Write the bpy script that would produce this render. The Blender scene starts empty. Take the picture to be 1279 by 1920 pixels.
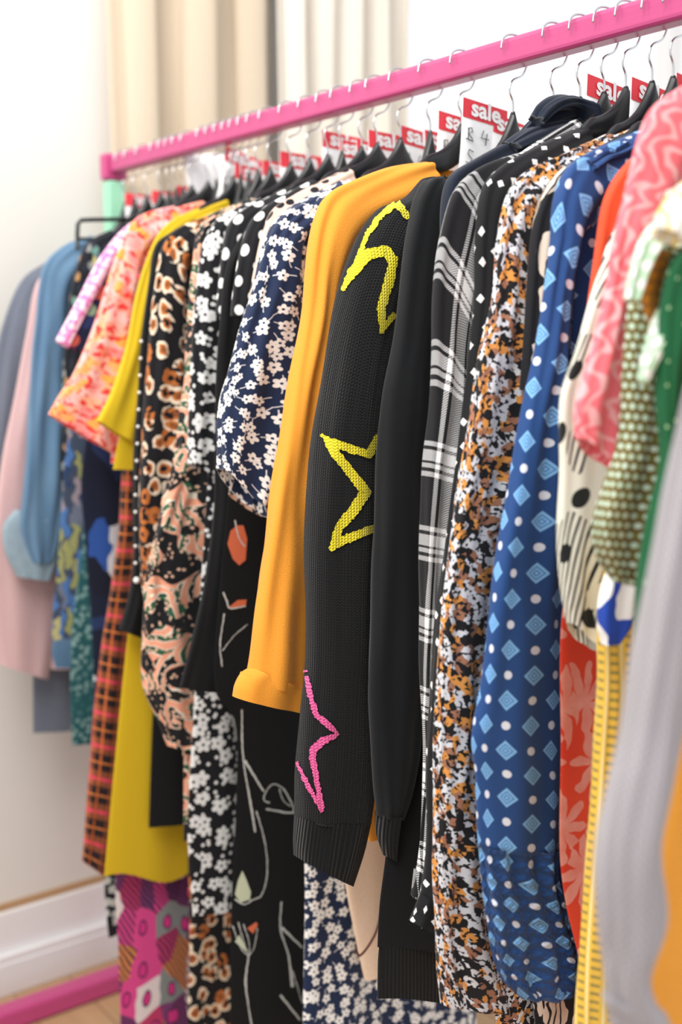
import bpy, math, random
from mathutils import Vector, noise
from mathutils.bvhtree import BVHTree
SC = bpy.context.scene
COL = SC.collection
# ------------------------------------------------------------------ camera, light, exposure
FPX = 2177.0
YAW = math.atan(.755); PITCH = math.atan(304/2177)
CAM = Vector((-1.036, 0.0, 1.30))
RAIL_Z = 1.65
APEX = RAIL_Z-.066
FWD = Vector((math.sin(YAW)*math.cos(PITCH), math.cos(YAW)*math.cos(PITCH), -math.sin(PITCH)))
RGT = Vector((math.cos(YAW), -math.sin(YAW), 0))
UPV = RGT.cross(FWD)
cd = bpy.data.cameras.new('camera'); cam = bpy.data.objects.new('camera', cd); COL.objects.link(cam)
cd.sensor_fit = 'VERTICAL'; cd.sensor_height = 36; cd.sensor_width = 24
cd.lens = FPX/1920*36; cd.clip_start = .05
cam.location = CAM; cam.rotation_euler = (math.pi/2-PITCH, 0, -YAW)
cd.dof.use_dof = True; cd.dof.focus_distance = 1.30; cd.dof.aperture_fstop = 2.3; cd.dof.aperture_blades = 7
SC.camera = cam
SC.view_settings.view_transform = 'Standard'; SC.view_settings.look = 'None'
SC.view_settings.exposure = .06; SC.view_settings.gamma = 1; SC.view_settings.use_curve_mapping = False
W = bpy.data.worlds.new('world'); SC.world = W; W.use_nodes = True
bg = W.node_tree.nodes['Background']; bg.inputs[0].default_value = (.95, .975, 1, 1); bg.inputs[1].default_value = 1.12
SC.cycles.max_bounces = 6; SC.cycles.use_denoising = True

def area(name, loc, tgt, size, power, col=(1, 1, 1), sy=None):
    l = bpy.data.lights.new(name, 'AREA'); l.energy = power; l.color = col; l.size = size
    if sy: l.shape = 'RECTANGLE'; l.size_y = sy
    o = bpy.data.objects.new(name, l); COL.objects.link(o); o.location = loc
    o.rotation_euler = (Vector(tgt)-Vector(loc)).to_track_quat('-Z', 'Y').to_euler(); return o
area('added_fill_light', (-1.5, .6, 2.9), (-.3, 1.4, 1.0), 1.2, 38, (1, .985, .96))  # added soft fill from upper left, no real fitting
area('added_fill_light', (-.9, 1.5, 2.75), (-.5, 2.2, 1.9), .7, 16, (1, .96, .9))  # added lamp to brighten the upper back wall, not a fitting of the room

# ------------------------------------------------------------------ geometry helpers
def ray(px, py): return FWD + RGT*((px-639.5)/FPX) + UPV*((960-py)/FPX)
def on_y(px, py, Y):
    d = ray(px, py); return CAM + d*((Y-CAM.y)/d.y)

def to_px(x, y, z):
    q = Vector((x, y, z))-CAM; d = q.dot(FWD); return (639.5+FPX*q.dot(RGT)/d, 960-FPX*q.dot(UPV)/d)

class M:
    """collects vertices and faces of ONE mesh"""
    def __init__(s): s.v = []; s.f = []; s.m = []; s.uv = []; s.sm = []
    def face(s, idx, uvs=None, mi=0, smooth=True):
        s.f.append(tuple(idx)); s.m.append(mi); s.uv.append(uvs or [(s.v[i][0], s.v[i][2]) for i in idx]); s.sm.append(smooth)
    def grid(s, P, UV, wrap=False, mi=0, smooth=True):
        """P[r][c] points; UV[r][c] (with one more column when wrapped)"""
        b = len(s.v); R = len(P); Cn = len(P[0])
        for r in P: s.v.extend([tuple(p) for p in r])
        for i in range(R-1):
            for j in range(Cn if wrap else Cn-1):
                k = (j+1) % Cn
                s.face((b+i*Cn+j, b+i*Cn+k, b+(i+1)*Cn+k, b+(i+1)*Cn+j),
                       [UV[i][j], UV[i][j+1], UV[i+1][j+1], UV[i+1][j]], mi, smooth)
        return b
    def fan(s, idx, mi=0):
        c = Vector((0, 0, 0))
        for i in idx: c += Vector(s.v[i])
        c /= len(idx); s.v.append(tuple(c)); k = len(s.v)-1
        for a, b in zip(idx, list(idx[1:])+[idx[0]]): s.face((a, b, k), None, mi)
    def box(s, c, d, mi=0, rot=None):
        b = len(s.v); c = Vector(c)
        for x in (-1, 1):
            for y in (-1, 1):
                for z in (-1, 1):
                    q = Vector((x*d[0]/2, y*d[1]/2, z*d[2]/2))
                    if rot: q.rotate(rot)
                    s.v.append(tuple(c+q))
        for f in ((0, 1, 3, 2), (4, 6, 7, 5), (0, 4, 5, 1), (2, 3, 7, 6), (0, 2, 6, 4), (1, 5, 7, 3)):
            s.face([b+i for i in f], None, mi, False)
    def tube(s, pts, r, n=10, mi=0, closed=False):
        pts = [Vector(p) for p in pts]; P = []; UV = []; L = 0
        ref = Vector((0, 1, 0))
        for i, p in enumerate(pts):
            t = (pts[min(i+1, len(pts)-1)]-pts[max(i-1, 0)]).normalized()
            if abs(t.dot(ref)) > .95: ref = Vector((1, 0, 0))
            e1 = t.cross(ref).normalized(); e2 = t.cross(e1)
            rr = r[i] if isinstance(r, (list, tuple)) else r
            if i: L += (p-pts[i-1]).length
            P.append([p+e1*rr*math.cos(2*math.pi*k/n)+e2*rr*math.sin(2*math.pi*k/n) for k in range(n)])
            UV.append([(k/n*rr*6.28, L) for k in range(n+1)])
        b = s.grid(P, UV, True, mi); s.fan(list(range(b, b+n)), mi); e = b+(len(pts)-1)*n; s.fan(list(range(e, e+n))[::-1], mi)
    def sphere(s, c, r, mi=0, n=10):
        P = []; UV = []
        for i in range(n//2+1):
            a = math.pi*i/(n//2)
            P.append([(c[0]+r*math.sin(a)*math.cos(2*math.pi*k/n), c[1]+r*math.sin(a)*math.sin(2*math.pi*k/n), c[2]+r*math.cos(a)) for k in range(n)])
            UV.append([(0, 0)]*(n+1))
        s.grid(P, UV, True, mi)
    def build(s, name, mats, parent=None, bevel=0):
        me = bpy.data.meshes.new(name); off = parent.location if parent else Vector((0, 0, 0))
        pp = parent
        while pp is not None and pp.parent is not None: off = off + pp.parent.location; pp = pp.parent
        me.from_pydata([tuple(Vector(p)-off) for p in s.v], [], s.f)
        ul = me.uv_layers.new(name='UVMap'); k = 0; data = []
        for u in s.uv:
            for a in u: data += [a[0], a[1]]
        ul.data.foreach_set('uv', data)
        me.polygons.foreach_set('material_index', s.m); me.polygons.foreach_set('use_smooth', s.sm)
        for m_ in (mats if isinstance(mats, (list, tuple)) else [mats]): me.materials.append(m_)
        me.validate(); me.update()
        o = bpy.data.objects.new(name, me); COL.objects.link(o)
        if parent: o.parent = parent
        if bevel:
            b = o.modifiers.new('bevel', 'BEVEL'); b.width = bevel; b.segments = 3; b.limit_method = 'ANGLE'
        return o

def tag(o, label=None, cat=None, group=None, kind=None):
    if label: o['label'] = label
    if cat: o['category'] = cat
    if group: o['group'] = group
    if kind: o['kind'] = kind
    return o
def empty(name, loc):
    o = bpy.data.objects.new(name, None); COL.objects.link(o); o.location = loc; o.empty_display_size = .05; return o

def cr(pts, n):
    """Catmull-Rom through tuples, n samples evenly by chord length"""
    k = len(pts); d = [0]
    for a, b in zip(pts, pts[1:]): d.append(d[-1]+max(1e-5, math.sqrt(sum((x-y)**2 for x, y in zip(a, b)))))
    out = []
    for i in range(n):
        t = d[-1]*i/(n-1); j = 0
        while j < k-2 and d[j+1] < t: j += 1
        h = d[j+1]-d[j]; u = (t-d[j])/h
        p1, p2 = pts[j], pts[j+1]
        m1 = [(b-a)/(d[j+1]-d[j-1])*h for a, b in zip(pts[j-1], p2)] if j > 0 else [b-a for a, b in zip(p1, p2)]
        m2 = [(b-a)/(d[j+2]-d[j])*h for a, b in zip(p1, pts[j+2])] if j+2 < k else [b-a for a, b in zip(p1, p2)]
        u2, u3 = u*u, u*u*u
        out.append(tuple((2*u3-3*u2+1)*a+(u3-2*u2+u)*ma+(-2*u3+3*u2)*b+(u3-u2)*mb for a, b, ma, mb in zip(p1, p2, m1, m2)))
    return out

# ------------------------------------------------------------------ node helper
class S:
    def __init__(s, nt, sock): s.nt = nt; s.s = sock
    def _m(s, op, *o):
        n = s.nt.nodes.new('ShaderNodeMath'); n.operation = op; s.nt.links.new(s.s, n.inputs[0])
        for i, x in enumerate(o):
            if isinstance(x, S): s.nt.links.new(x.s, n.inputs[i+1])
            else: n.inputs[i+1].default_value = x
        return S(s.nt, n.outputs[0])
    def __add__(s, o): return s._m('ADD', o)
    __radd__ = __add__
    def __sub__(s, o): return s._m('SUBTRACT', o)
    def __rsub__(s, o): return s._m('MULTIPLY', -1.)._m('ADD', o)
    def __mul__(s, o): return s._m('MULTIPLY', o)
    __rmul__ = __mul__
    def __truediv__(s, o): return s._m('DIVIDE', o)
    def __lt__(s, o): return s._m('LESS_THAN', o)
    def __gt__(s, o): return s._m('GREATER_THAN', o)
    def sin(s): return s._m('SINE')
    def cos(s): return s._m('COSINE')
    def fl(s): return s._m('FLOOR')
    def fr(s): return s._m('FRACT')
    def ab(s): return s._m('ABSOLUTE')
    def mod(s, k): return s._m('FLOORED_MODULO', k)
    def mx(s, o): return s._m('MAXIMUM', o)
    def mn(s, o): return s._m('MINIMUM', o)
    def sq(s): return s._m('SQRT')
    def at2(s, o): return s._m('ARCTAN2', o)
    def sm(s, a, b):
        n = s.nt.nodes.new('ShaderNodeMapRange'); n.interpolation_type = 'SMOOTHSTEP'
        s.nt.links.new(s.s, n.inputs[0]); n.inputs[1].default_value = a; n.inputs[2].default_value = b
        return S(s.nt, n.outputs[0])
def srgb(c):
    if isinstance(c, str): c = [int(c[i:i+2], 16)/255 for i in (0, 2, 4)]
    return tuple((x/12.92 if x <= .04045 else ((x+.055)/1.055)**2.4) for x in c)+(1,)
class B:
    def __init__(s, m):
        s.nt = m.node_tree; n = s.nt.nodes.new('ShaderNodeUVMap'); n.uv_map = 'UVMap'
        x = s.nt.nodes.new('ShaderNodeSeparateXYZ'); s.nt.links.new(n.outputs[0], x.inputs[0])
        s.u = S(s.nt, x.outputs[0]); s.v = S(s.nt, x.outputs[1])
    def vec(s, x, y, z=0.):
        n = s.nt.nodes.new('ShaderNodeCombineXYZ')
        for i, a in enumerate((x, y, z)):
            if isinstance(a, S): s.nt.links.new(a.s, n.inputs[i])
            else: n.inputs[i].default_value = a
        return n.outputs[0]
    def noise(s, x, y, scale=1., detail=2., seed=0.):
        n = s.nt.nodes.new('ShaderNodeTexNoise'); n.inputs['Scale'].default_value = scale; n.inputs['Detail'].default_value = detail
        s.nt.links.new(s.vec(x, y, seed), n.inputs['Vector']); return S(s.nt, n.outputs[0])
    def voro(s, x, y, rand=1., seed=0., feat='F1', metric='EUCLIDEAN'):
        """returns distance, random value, dx, dy from the cell's point (or only distance for edges)"""
        n = s.nt.nodes.new('ShaderNodeTexVoronoi'); n.voronoi_dimensions = '2D'; n.feature = feat
        if feat != 'DISTANCE_TO_EDGE': n.distance = metric
        n.inputs['Scale'].default_value = 1; n.inputs['Randomness'].default_value = rand
        s.nt.links.new(s.vec(x+seed*7.3, y+seed*3.1), n.inputs['Vector'])
        if feat == 'DISTANCE_TO_EDGE': return S(s.nt, n.outputs['Distance'])
        p = s.nt.nodes.new('ShaderNodeSeparateXYZ'); s.nt.links.new(n.outputs['Position'], p.inputs[0])
        c = s.nt.nodes.new('ShaderNodeSeparateColor'); s.nt.links.new(n.outputs['Color'], c.inputs[0])
        px, py = S(s.nt, p.outputs[0]), S(s.nt, p.outputs[1])
        return S(s.nt, n.outputs['Distance']), S(s.nt, c.outputs[0]), (x+seed*7.3)-px, (y+seed*3.1)-py, S(s.nt, c.outputs[1])
    def mix(s, f, a, b):
        n = s.nt.nodes.new('ShaderNodeMix'); n.data_type = 'RGBA'
        if isinstance(f, S): s.nt.links.new(f.s, n.inputs[0])
        else: n.inputs[0].default_value = f
        for k, c in ((6, a), (7, b)):
            if isinstance(c, (tuple, str)): n.inputs[k].default_value = srgb(c) if isinstance(c, str) else c
            else: s.nt.links.new(c, n.inputs[k])
        return n.outputs[2]
    def ramp(s, f, stops, const=False):
        n = s.nt.nodes.new('ShaderNodeValToRGB'); cr_ = n.color_ramp
        if const: cr_.interpolation = 'CONSTANT'
        while len(cr_.elements) < len(stops): cr_.elements.new(.5)
        for e, (p, c) in zip(cr_.elements, stops): e.position = p
        for i, (p, c) in enumerate(stops): cr_.elements[i].position = p; cr_.elements[i].color = srgb(c)
        s.nt.links.new(f.s, n.inputs[0]); return n.outputs[0]
    def warp(s, amt, scale, seed=3.):
        return s.u+(s.noise(s.u, s.v, scale, 2, seed)-.5)*amt, s.v+(s.noise(s.u, s.v, scale, 2, seed+9)-.5)*amt
    def flowers(s, col, cell, R, c='f4f2ec', centre='2a2f45', seed=0., rand=.75, stems=None, keep=1.):
        x, y = s.u/cell, s.v/cell
        d, rn, dx, dy, r2 = s.voro(x, y, rand, seed)
        a = dy.at2(dx)+rn*6.
        rad = (a*5.).cos().ab()*-.0+((a*2.5).sin().ab()*.45+.58)*R*(r2*.35+.75)
        m = d < rad
        if keep < 1: m = m*(rn < keep)
        if stems:
            sx, sy, sa = dx, dy, rn*6.
            perp = (dx*(rn*9.).sin()-dy*(rn*9.).cos()+(d*4.).sin()*.04).ab()
            col = s.mix((perp < .03)*(d < R*1.9), col, stems)
        col = s.mix(m, col, c)
        return s.mix((d < R*.2)*m, col, centre)
    def dots(s, col, cell, R, c, rand=0., seed=0., metric='EUCLIDEAN', brick=True, aspect=1.):
        x, y = s.u/cell, s.v/(cell*aspect)
        if brick: x = x+(y.fl().mod(2.))*.0; x, y = (x+y)*.7071, (y-x)*.7071
        d = s.voro(x, y, rand, seed, metric=metric)[0]
        return s.mix(d < R, col, c)

MATS = {}
def mat(name, base, rough=.85, bump=None, sheen=.1, spec=.3, metal=0., trans=0.):
    m = bpy.data.materials.new(name); m.use_nodes = True; nt = m.node_tree; p = nt.nodes['Principled BSDF']
    p.inputs['Roughness'].default_value = rough; p.inputs['Specular IOR Level'].default_value = spec; p.inputs['Metallic'].default_value = metal
    p.inputs['Sheen Weight'].default_value = sheen; p.inputs['Sheen Roughness'].default_value = .5
    b = B(m)
    if isinstance(base, str):
        n = b.noise(b.u, b.v, 260, 2)
        c0 = srgb(base); out = b.mix(n, tuple(x*.9 for x in c0[:3])+(1,), tuple(min(1, x*1.1) for x in c0[:3])+(1,))
    else: out = base(b)
    nt.links.new(out, p.inputs['Base Color'])
    h = None
    if bump == 'weave': h = ((b.u*3800.).sin()*(b.v*3800.).sin(), .0004)
    elif bump == 'knit': h = ((b.u*2000.).sin()*.6+((b.v*1900.)+(b.u*1500.).sin()*1.5).sin()*.6, .0022)
    elif bump == 'rib': h = ((b.u*1250.).sin(), .003)
    elif bump == 'crepe': h = (b.noise(b.u, b.v, 900, 3), .0012)
    elif bump == 'smock': h = ((b.v*420.+b.noise(b.u, b.v, 60)*4.).sin()*.7+(b.u*700.+(b.v*420.).sin()*2.).sin()*.5, .004)
    elif bump == 'wool': h = (b.noise(b.u, b.v, 320, 4)+(b.u*1000.).sin()*.15, .004)
    if h:
        bn = nt.nodes.new('ShaderNodeBump'); bn.inputs['Distance'].default_value = h[1]; bn.inputs['Strength'].default_value = .6
        nt.links.new(h[0].s, bn.inputs['Height']); nt.links.new(bn.outputs[0], p.inputs['Normal'])
    MATS[name] = m; return m

# ---- plain materials
mat('pink_paint', 'bd477c', .28, sheen=0, spec=.5)
mat('mint_paint', '9fd9b8', .4, sheen=0)
mat('black_plastic', '17191c', .32, sheen=0, spec=.5)
mat('hook_steel', 'c9c9cc', .2, sheen=0, metal=1.)
mat('tag_card', 'fbfaf8', .7, sheen=0); mat('tag_red', 'e8404c', .6, sheen=0); mat('pen_ink', '1c1c28', .6, sheen=0)
mat('white_paint', 'e9e7e6', .45, sheen=0)
mat('wood_floor', lambda b: b.mix(((b.u/.12).fr() < .02), b.mix(b.noise(b.u*12., b.v, 3, 4), 'a8845f', 'c4a07a'), '6b4f38'), .45, sheen=0)
mat('wall_paint', lambda b: b.mix(b.noise(b.u, b.v, 2, 3), 'dcd8d1', 'e2ded8'), .9, sheen=0)
mat('curtain_cloth', 'd6c5ae', .9, 'weave'); mat('curtain_pale', 'eee6da', .9, 'weave')
mat('curtain_trim', '5a4a3a', .9)
mat('bead_white', 'f3f1ec', .5, sheen=0); mat('pink_trim', lambda b: b.flowers(b.mix(1., 'e07ab8', 'e58ac2'), .012, .5, 'fbe6f2', 'd03a90'), .8)
# ---- garment materials
mat('grey_suiting', lambda b: b.mix(b.noise(b.u, b.v*.3, 400, 2), '646a78', '7b818f'), .9, 'weave')
mat('pink_jersey', 'd9b4b4', .9, 'weave'); mat('pink_rib', 'd2abad', .9, 'rib')
mat('denim', lambda b: b.mix(b.noise(b.u, b.v*.25, 30, 4), '456b8f', '7899b4'), .9, 'weave')
mat('denim_light', lambda b: b.mix(b.noise(b.u, b.v, 60, 3), '8199a8', 'a5b8c2'), .9, 'weave')
def dark_multi(b):
    d, r, dx, dy, r2 = b.voro(b.u/.014, b.v/.02, 1.)
    c = b.ramp(r, [(0, '20242f'), (.35, '8d8f8a'), (.5, '1b1d28'), (.66, '6f9a8f'), (.76, 'b98b5a'), (.84, '4467a3'), (.92, 'd9cfc4')], True)
    return b.mix(d < .38, '15171f', c)
mat('dark_multi_print', dark_multi)
def olive_blue(b):
    x, y = b.warp(.035, 40)
    d, r, dx, dy, r2 = b.voro(x/.013, y/.055, 1.)
    return b.mix(d < .5, '3f4a5e', b.ramp(r, [(0, '4a74ad'), (.3, '9a9b63'), (.5, 'b9b27a'), (.62, '6c7386'), (.8, '9d8f96'), (.9, '2c3f63')], True))
mat('olive_blue_print', olive_blue)
def teal_snake(b):
    x, y = b.warp(.01, 60)
    d, r, dx, dy, r2 = b.voro(x/.012, y/.012, 1.)
    return b.mix(d < .34, '1f5357', b.ramp(b.noise(b.u, b.v, 12, 1), [(.3, '275f60'), (.5, '7f9f9b'), (.7, '2c6064')]))
mat('teal_print', teal_snake)
def navy_white(b):
    x, y = b.warp(.02, 20)
    d, r, dx, dy, r2 = b.voro(x/.034, y/.06, 1., metric='MANHATTAN')
    return b.ramp(r, [(0, '161d33'), (.5, '14182a'), (.62, 'dfe0e2'), (.78, '25365f'), (.9, '2e55a0')], True)
mat('navy_white_print', navy_white)
def navy_magenta(b):
    d, r, dx, dy, r2 = b.voro(b.u/.03, b.v/.03, .9)
    c = b.ramp(r, [(0, 'd84f9c'), (.4, '2a3764'), (.55, 'c85a4c'), (.7, '8fae8f'), (.8, 'e88bb8')], True)
    return b.mix(d < .42, '1a2340', c)
mat('navy_magenta_print', navy_magenta)
def coral_floral(b):
    x, y = b.warp(.018, 60)
    d, r, dx, dy, r2 = b.voro(x/.017, y/.017, 1.)
    c = b.ramp(r, [(0, 'ff8c93'), (.3, 'ffb79a'), (.5, 'fdae4a'), (.66, 'fb8f8a'), (.85, 'ffc9c4')])
    n = b.noise(x, y, 95, 2, 5.)
    c = b.mix(n > .56, c, 'ee3d3a')
    return b.mix(d > .62, c, 'fbb7ae')
mat('coral_floral_print', coral_floral)
mat('mustard_crepe', lambda b: b.mix(b.noise(b.u, b.v, 700, 2), 'd2ac12', 'e0be22'), .85, 'crepe')
def tartan(b, s=.055):
    u, v = (b.u/s), (b.v/s)
    def st(x, a, w): return ((x.fr()-a).ab() < w)
    c = b.mix(((u.fr() < .5)+(v.fr() < .5))*.5, 'a85a34', '1f1518')
    c = b.mix(st(u, .75, .05)*.8, c, 'd23c50'); c = b.mix(st(v, .75, .06)*.8, c, 'd8405a')
    c = b.mix(st(u, .25, .03)*.7, c, 'e2763a'); c = b.mix(st(v, .25, .03)*.7, c, 'e0823f')
    return b.mix(st(v, .5, .02)*.8, c, '17181d')
mat('red_tartan', tartan)
mat('black_crepe', '0f1012', .9, 'crepe', .05)
def leopard(b, s=.023):
    x, y = b.warp(.011, 60)
    d, r, dx, dy, r2 = b.voro(x/s, y/(s*1.3), .9)
    n = b.noise(b.u, b.v, 80, 1, 4.)
    ring = (d > .15)*(d < .43)*(n > .41)
    c = b.mix(((d < .27)+(r2 < .25)).mn(1.), 'f0dcc2', 'bf6f35')
    out = b.mix(ring, '121116', c)
    return b.mix((d < .13)*(r > .5), out, '8d5028')
mat('leopard_print', leopard)
def paisley(b):
    x, y = b.warp(.05, 22)
    d, r, dx, dy, r2 = b.voro(x/.050, y/.075, 1.)
    ri = (d*19.+r*5.+(dy.at2(dx)*3.).sin()*.9).sin()
    c = b.mix(ri > .3, '17181a', 'efa586'); c = b.mix((ri > -.2)*(ri < .3), c, 'efe6d2')
    c = b.mix((ri < -.7)*(r > .4), c, '2b6342')
    c = b.mix(b.noise(b.u, b.v, 24, 0, 5.) > .53, c, '15161a')
    d2 = b.voro(b.u/.009, b.v/.009, 1., 2.)[0]
    return b.mix((d2 < .24)*(ri < -.3), c, 'f0c4a8')
mat('paisley_print', paisley)
def ditsy(b):
    c = b.flowers(b.mix(1., '131317', '141418'), .026, .46, 'ecebe8', '33333a', 0., .95, keep=.8)
    c2 = b.voro(b.u/.011, b.v/.011, 1., 5.)
    return b.mix((c2[0] < .27)*(c2[1] > .45), c, 'e6e4e1')
mat('black_ditsy_print', ditsy)
mat('polka_print', lambda b: b.dots(b.mix(1., '141418', '15161a'), .028, .26, 'f4f3f0', .18))
mat('blush_dot_print', lambda b: b.dots(b.mix(1., 'e9c3ad', 'edcab6'), .023, .26, '1a1a20', .7))
mat('navy_flower_print', lambda b: b.flowers(b.flowers(b.mix(1., '14223f', '172747'), .0195, .40, 'f5f3ee', '26355c', 0., .8, stems='dcdde0'), .021, .30, 'efedea', '26355c', 4., .9, keep=.35), .8)
mat('orange_crepe', lambda b: b.mix(b.noise(b.u, b.v, 800, 2), 'f2992c', 'f8a53a'), .8, 'crepe')
mat('peach_crepe', 'efd4ba', .85, 'crepe')
mat('black_knit', lambda b: b.mix(b.noise(b.u*3., b.v, 300, 3), '0b0c0d', '1c1d1f'), .95, 'knit', .1); mat('black_rib', '0f1011', .95, 'rib', .1)
mat('yellow_yarn', 'f2e22b', .9, 'knit', .2); mat('pink_yarn', 'f0619f', .9, 'knit', .2)
mat('black_fleece', lambda b: b.mix(b.noise(b.u, b.v, 500, 3), '0b0c0e', '141619'), .95, None, .12); mat('navy_fleece', lambda b: b.mix(b.noise(b.u, b.v, 500, 3), '0b1422', '131f33'), .95, None, .2)
def plaid(b, s=.085):
    tw = ((b.u+b.v)*2600.).sin() > 0.
    def bands(x):
        f = (x/s).fr()
        big = (f < .42)
        thin = ((f-.08).ab() < .022).mx(((f-.17).ab() < .014)).mx(((f-.34).ab() < .022))
        return big*(1.-thin)
    a, c = bands(b.u+.02), bands(b.v+.035)
    k = (a+c)*.5
    lvl = (k > .7)*1.+((k > .3)*(k < .7))*(tw*.55+.12)
    return b.mix(lvl.mn(1.), '141417', 'f0efee')
mat('black_white_plaid', plaid)
def squares(b):
    a, c = (b.u/.021), (b.v/.021); x = a*.82+c*.57; y = c*.82-a*.57
    d, r, dx, dy, r2 = b.voro(x, y, .55, 1., metric='CHEBYCHEV')
    return b.mix((d < .15)*(r > .2), '141417', 'f0efeb')
mat('square_dot_print', squares)
def abstract(b):
    x, y = b.warp(.009, 120)
    d, r, dx, dy, r2 = b.voro(x/.0062, y/.0082, 1.)
    c = b.ramp(r, [(0, '17171a'), (.22, 'e39a4c'), (.43, 'dcdce0'), (.82, 'a9755a')], True)
    return b.mix(b.noise(b.u, b.v, 200, 1, 8.) > .56, c, '1a191c')
mat('abstract_animal_print', abstract)
def leafcream(b):
    x, y = b.warp(.03, 25)
    d, r, dx, dy, r2 = b.voro(x/.034, y/.05, 1., 2.)
    return b.mix((d < .45)*((dx*20.+r*5.).sin() > -.6), '15151a', 'e8d6c2')
mat('cream_leaf_print', leafcream)
def diamonds(b, s=.0248):
    fx, fy = b.u/s, b.v/s
    cx, cy = fx.fr()-.5, fy.fr()-.5
    par = (fx.fl()+fy.fl()).mod(2.)
    md = cx.ab()+cy.ab(); r = (cx*cx+cy*cy).sq()
    n = b.noise(b.u, b.v, 600, 2)
    base = b.mix(n, '1e4279', '244b84')
    lace = ((md*44.).sin() > .25).mx((r < .05)) 
    dc = b.mix(lace, '4f86c4', '8fc4ef')
    dc = b.mix((md > .3), dc, '86bdec')
    c = b.mix((md < .41)*(par < .5), base, dc)
    return b.mix((r < .17)*(par > .5), c, 'e2e8f4')
mat('blue_diamond_print', diamonds, .8); mat('blue_diamond_smocked', lambda b: diamonds(b, .0235), .8, 'smock')
def redleaf(b):
    x, y = b.warp(.03, 25)
    d, r, dx, dy, r2 = b.voro(x/.06, y/.08, 1., 1.)
    a = dy.at2(dx)
    m = (d < ((a*4.+r*6.).sin().ab()*.4+.12))
    return b.mix(m, b.mix(b.noise(b.u, b.v, 9, 1), 'd22a1c', 'f1542c'), b.mix(b.noise(b.u, b.v, 60, 2), 'e2705e', 'efa898'))
mat('red_leaf_print', redleaf); mat('vermilion_crepe', 'f0512a', .85, 'crepe')
def creamdots(b):
    base = b.mix(b.noise(b.u, b.v, 12, 1), 'efeadb', 'e3e3cf')
    x, y = b.u/.055, b.v/.11
    st = ((b.u*.8+b.v*.22)*1150.).sin()
    win = (b.noise(b.u, b.v, 16, 1, 6.) > .50)
    c = b.mix((st > .35)*win, base, '2a2a2c')
    d = b.voro((b.u+b.v*.35)/.05, b.v/.056, .15, 3.)[0]
    return b.mix(d < .17, c, '1c1f1e')
mat('cream_dot_print', creamdots)
def swirl(b):
    x, y = b.warp(.03, 30)
    w = ((x*330.)+((y*210.).sin()*2.6)+(b.noise(b.u, b.v, 25, 1, 2.))*5.).sin()
    return b.mix(w.sm(.1, .9), b.mix(b.noise(b.u, b.v, 14, 1), 'f25a64', 'f88690'), 'fbb2b4')
mat('coral_swirl_print', swirl)
def greenweave(b):
    fx, fy = b.u/.0085, b.v/.0078
    fx = fx+fy.fl().mod(2.)*.5
    cx, cy = fx.fr()-.5, fy.fr()-.5; r = (cx*cx+cy*cy).sq()
    base = b.mix(b.noise(b.u, b.v, 30, 2), '4a5a2a', '857c30')
    c = b.mix((cy.ab() > .36), base, '6b4a1c')
    return b.mix(r < .29, c, b.mix(b.noise(b.u, b.v, 40, 1, 3.), 'b9dcc0', 'e9f2e4'))
mat('green_weave', greenweave); mat('pale_green_weave', lambda b: b.dots(b.mix(1., 'a9cfa6', 'c2e0bf'), .010, .36, 'f6f9f0', .3))
mat('green_crepe', lambda b: b.dots(b.mix(b.noise(b.u, b.v, 12, 1), '124a2c', '1f7044'), .02, .07, 'a9cf9c', .8))
mat('dark_green_crepe', '14502f'); mat('ochre_mesh', lambda b: b.mix((((b.u*700.).sin() > .5)).mx((b.v*700.).sin() > .6), 'bd7718', '8a5a20'))
mat('yellow_blouse_print', lambda b: b.ramp(b.noise(b.u, b.v, 40, 1), [(.35, 'f6f1e6'), (.5, 'f2cf5c'), (.62, 'f7f3ea'), (.72, '8e8f74')]))
def yellowweave(b):
    fx, fy = b.u/.016, b.v/.0085
    tick = ((fy.fr()-.5).ab() < .2)*((fx.fr()-.5).ab() < .28)
    return b.mix(tick, b.mix((fx.fr()-.5).ab() > .42, 'edc14a', 'f7e3a0'), 'a8924e')
mat('yellow_weave', yellowweave); mat('blue_white_print', lambda b: b.mix(b.noise(b.u, b.v, 22, 1) > .52, 'f4f4f2', '2246a8'))
mat('lilac_knit', lambda b: b.mix(((b.u*1100.).sin()*(b.v*900.).sin()) > .45, 'aaa2a6', 'bfb8bc'), .95, 'knit', .4)
mat('amber_knit', 'f0a23a', .9, 'weave')
def scarfprint(b):
    x, y = b.warp(.02, 15)
    d, r, dx, dy, r2 = b.voro(x/.032, y/.055, 1.)
    c = b.ramp(r, [(0, '6d3563'), (.25, 'd88a4a'), (.42, 'e04b90'), (.55, 'e9dcdc'), (.68, '7e3f73'), (.82, '8a8f8f'), (.92, 'c43c6c')], True)
    c = b.mix((((x+y*.6)*700.).sin() > .3)*(r2 > .45), c, '3c2146')
    c = b.mix((d > .18)*(d < .24)*(r2 < .45), c, '2a2348')
    c = b.mix((d < .18)*(r2 < .45), c, 'd9378a')
    return c
mat('geometric_scarf_print', scarfprint)
mat('black_mini_floral', lambda b: b.flowers(b.mix(1., '17191c', '1a1c20'), .02, .4, 'c8cfc8', 'c8a040'))
mat('chalk_line', 'cfd0cb', .9, sheen=0); mat('chalk_cream', 'cfd6b8', .9, sheen=0); mat('chalk_coral', 'e0744f', .9, sheen=0)
mat('maroon_cord', '5a2622', .8)

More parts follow.
